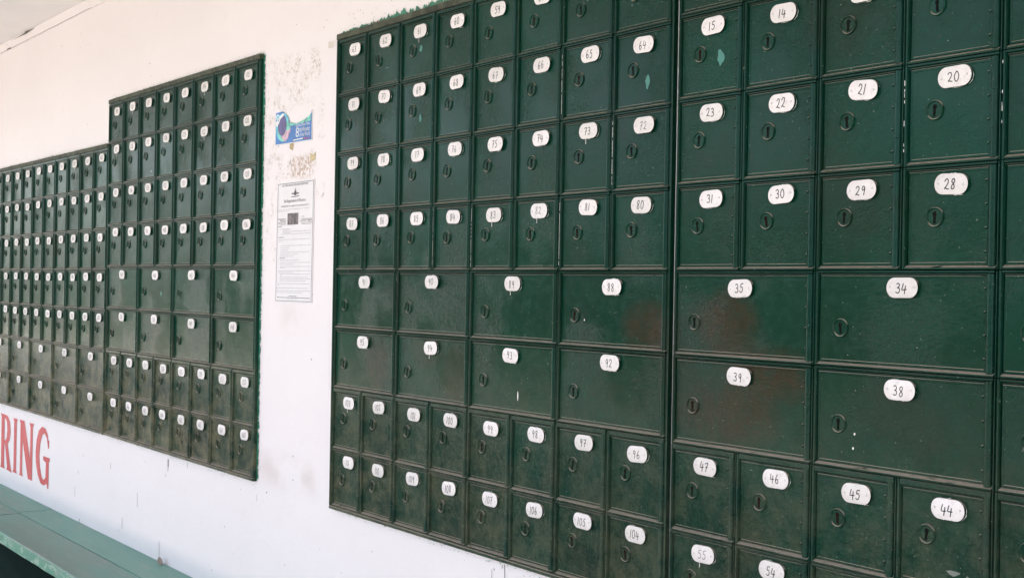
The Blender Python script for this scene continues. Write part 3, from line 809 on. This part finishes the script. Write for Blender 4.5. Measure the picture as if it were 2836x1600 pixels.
lines = [(.775,.01,.90,0),(.762,.01,.33,0),(.633,.03,.14,1),(.610,.10,.39,0),(.600,.17,.36,0),(.588,.17,.95,0),(.576,.17,.39,0),(.566,.10,.95,0),(.540,.04,.20,1),(.520,.05,.95,0),(.506,.05,.17,0),
         (.468,.11,.97,0),(.450,.11,.36,0),(.431,.11,.34,0),(.413,.11,.93,0),(.395,.11,.62,0),(.378,.11,.50,0),(.362,.09,.24,1),(.344,.11,.66,0),(.325,.11,.95,0),(.309,.11,.50,0),(.291,.11,.97,0),(.280,.11,.28,0),
         (.255,.06,.97,0),(.241,.06,.50,0),(.227,.11,.97,0),(.216,.11,.17,0),(.201,.11,.90,0),(.187,.11,.97,0),(.171,.11,.85,0),(.147,.06,.95,0),(.134,.06,.10,0),(.110,.02,.90,0),(.087,.02,.97,0),(.072,.02,.75,0),(.041,.38,.60,1),(.028,.04,.96,1),(.015,.34,.62,0)]
for c, a0, a1, m_ in lines:
    if c == .468: part('small_print', b, mats, notice); b = MB()
    a = a0
    while a < a1:
        w = rnd.uniform(.02, .07); nrect(a, min(a+w, a1), c, c+(.0052 if m_ else .0042), y, 1 if m_ else 2); a += w + .010
part('small_print', b, mats, notice)

b = MB(); b.fill([[((-.0500)*S, EYE+.5180*S), (-.0245*S, EYE+.5165*S), (-.0240*S, EYE+.5312*S), (-.0496*S, EYE+.5322*S)]], -.0012)
tp = inst('tape_scrap', b.build('tape_scrap', [plain('tape_paper', (.70,.63,.58), .5)])); tag(tp, 'small square scrap of pale tape left of post box 63', 'tape')
b = MB(); b.fill([[(-.2282*S,EYE+.3149*S),(-.222*S,EYE+.311*S),(-.2114*S,EYE+.3080*S),(-.2068*S,EYE+.3245*S),(-.226*S,EYE+.3245*S)]], -.0012)
tp = inst('tape_strip', b.build('tape_strip', [plain('tape_ochre', (.46,.34,.18), .5, .3, 200)])); tag(tp, 'torn ochre strip of tape hanging under the blue poster', 'tape')
b = MB(); b.fill([[(-.1226*S,EYE+.2759*S),(-.1030*S,EYE+.2790*S),(-.0995*S,EYE+.2975*S),(-.113*S,EYE+.291*S),(-.1275*S,EYE+.2957*S)]], -.0012)
tp = inst('tape_strip', b.build('tape_strip', [plain('tape_gold', (.55,.44,.24), .5, .3, 200)])); tag(tp, 'yellowish torn tape remnant between the blue poster and the white notice', 'tape')

# ------------------------------------------------------------------ red painted lettering (the end of a longer warning)
letters = empty('wall_lettering', P(-2.3, 0, -.70)); tag(letters, 'red painted serif letters RING on the white wall above the bench', 'lettering')
def letter(loops_, u0, u1, z0_, z1):
    b2 = MB()
    b2.fill([[((u0+(u1-u0)*p[0])*S, EYE+(z0_+(z1-z0_)*p[1])*S) for p in l] for l in loops_], -.0014)
    return part('letter', b2, [M_red], letters)
letter([[(0,0),(.42,0),(.34,.06),(.34,.46),(.40,.46),(.62,.06),(.56,0),(1.04,-.02),(.93,.05),(.64,.48),(.80,.56),(.88,.72),(.80,.90),(.62,.985),(.40,1.0),(-.02,1.0),(.07,.95),(.07,.05)],
        [(.34,.53),(.34,.93),(.44,.93),(.55,.87),(.60,.73),(.55,.59),(.45,.53)]], -2.5925, -2.440, -.7060, -.5035)
letter([[(-.02,0),(1.02,0),(.80,.06),(.80,.94),(1.02,1),(-.02,1),(.20,.94),(.20,.06)]], -2.4252, -2.3700, -.7045, -.5060)
letter([[(0,0),(.28,.0),(.22,.06),(.22,.66),(.66,.0),(.96,-.005),(.96,.93),(1.04,1),(.72,1),(.79,.93),(.79,.36),(.34,1),(-.01,1.0),(.05,.93),(.05,.06)]], -2.3405, -2.1750, -.7050, -.5045)
letter([[(.90,.80),(.97,.80),(.96,.66),(.90,.66),(.80,.83),(.62,.905),(.47,.86),(.33,.70),(.27,.48),(.33,.27),(.48,.11),(.62,.08),(.75,.14),(.76,.40),(.56,.43),(.58,.50),(1.04,.50),(1.02,.45),(.96,.42),(.96,-.04),(.88,-.04),(.84,.04),(.62,-.015),(.40,.0),(.18,.13),(.04,.32),(.0,.52),(.06,.74),(.22,.92),(.45,1.005),(.68,.99),(.84,.91)][::-1]], -2.1430, -1.9850, -.7010, -.5050)

# ------------------------------------------------------------------ bench
bench = empty('bench', P(-2, -.13, -EYE/S+.083)); tag(bench, 'green painted plank bench along the wall under the red letters', 'bench')
zt_, zb_ = -.7695, -.8035
def plank(x0, x1, y0, y1, name='plank', zt=zt_, wav=.0, c=.0015, top=None):
    b2 = MB(); n = 40; rnd2 = random.Random(int((x0-y0)*1000))
    prof = lambda dy, dz: [((y0)*S+dy, EYE+zb_*S), ((y0)*S+dy, EYE+zt*S-c+dz), ((y0)*S+c+dy, EYE+zt*S+dz), ((y1)*S, EYE+zt*S+dz*.5), ((y1)*S, EYE+zb_*S)]
    prev = None
    for i in range(n+1):
        x = (x0+(x1-x0)*i/n)*S
        pr = prof(rnd2.uniform(-1,1)*wav, rnd2.uniform(-1,0)*wav)
        if prev:
            for k in range(5):
                kk = (k+1) % 5
                b2.poly([(prev[0],*prev[1][k]),(prev[0],*prev[1][kk]),(x,*pr[kk]),(x,*pr[k])], 1 if k == 0 and wav else 0)
        prev = (x, pr)
        if i in (0, n):
            q = [(x, *p) for p in pr]; b2.poly(q if i == n else q[::-1], 0)
    return part(name, b2, [top or M_bench, M_benchedge], bench)
plank(-1.9325, .80, -.1105, -.0015)
plank(-1.9200, .80, -.2520, -.1140, zt=zt_-.0012, wav=.0012, c=.004, top=M_bench2)
plank(-6.0, -1.9385, -.1105, -.0015, zt=zt_+.0003)
plank(-6.0, -1.9260, -.2520, -.1140, zt=zt_-.0006, wav=.0012, c=.004, top=M_bench2)
for xx in (-5.2, -3.6, -1.93, -.35):
    b2 = MB(); b2.box((xx-.05)*S, (xx+.05)*S, -.225*S, -.005*S, .10, EYE+zb_*S-.0005)
    part('support', b2, [M_dado], bench)

b2 = MB(); rnd = random.Random(5); base_ = P(-.9282, -.012, zt_)
outl = [(-.011,0),(.010,.001),(.016,.008),(.008,.020),(-.004,.026),(-.014,.024),(-.016,.010)]
n = len(outl)
A = [base_ + Vector((p[0], -.006+rnd.uniform(-.003,.003)-p[1]*.15, p[1])) for p in outl]; B = [a + Vector((.0008,.0030,.0006)) for a in A]
b2.poly(A); b2.poly(B[::-1])
for i in range(n): b2.poly([B[i], B[(i+1)%n], A[(i+1)%n], A[i]])
lf = inst('dry_leaf', b2.build('dry_leaf', [plain('leaf_brown', (.33,.25,.21), .7, .35, 150)])); tag(lf, 'small curled brown leaf scrap where bench meets the wall', 'leaf')
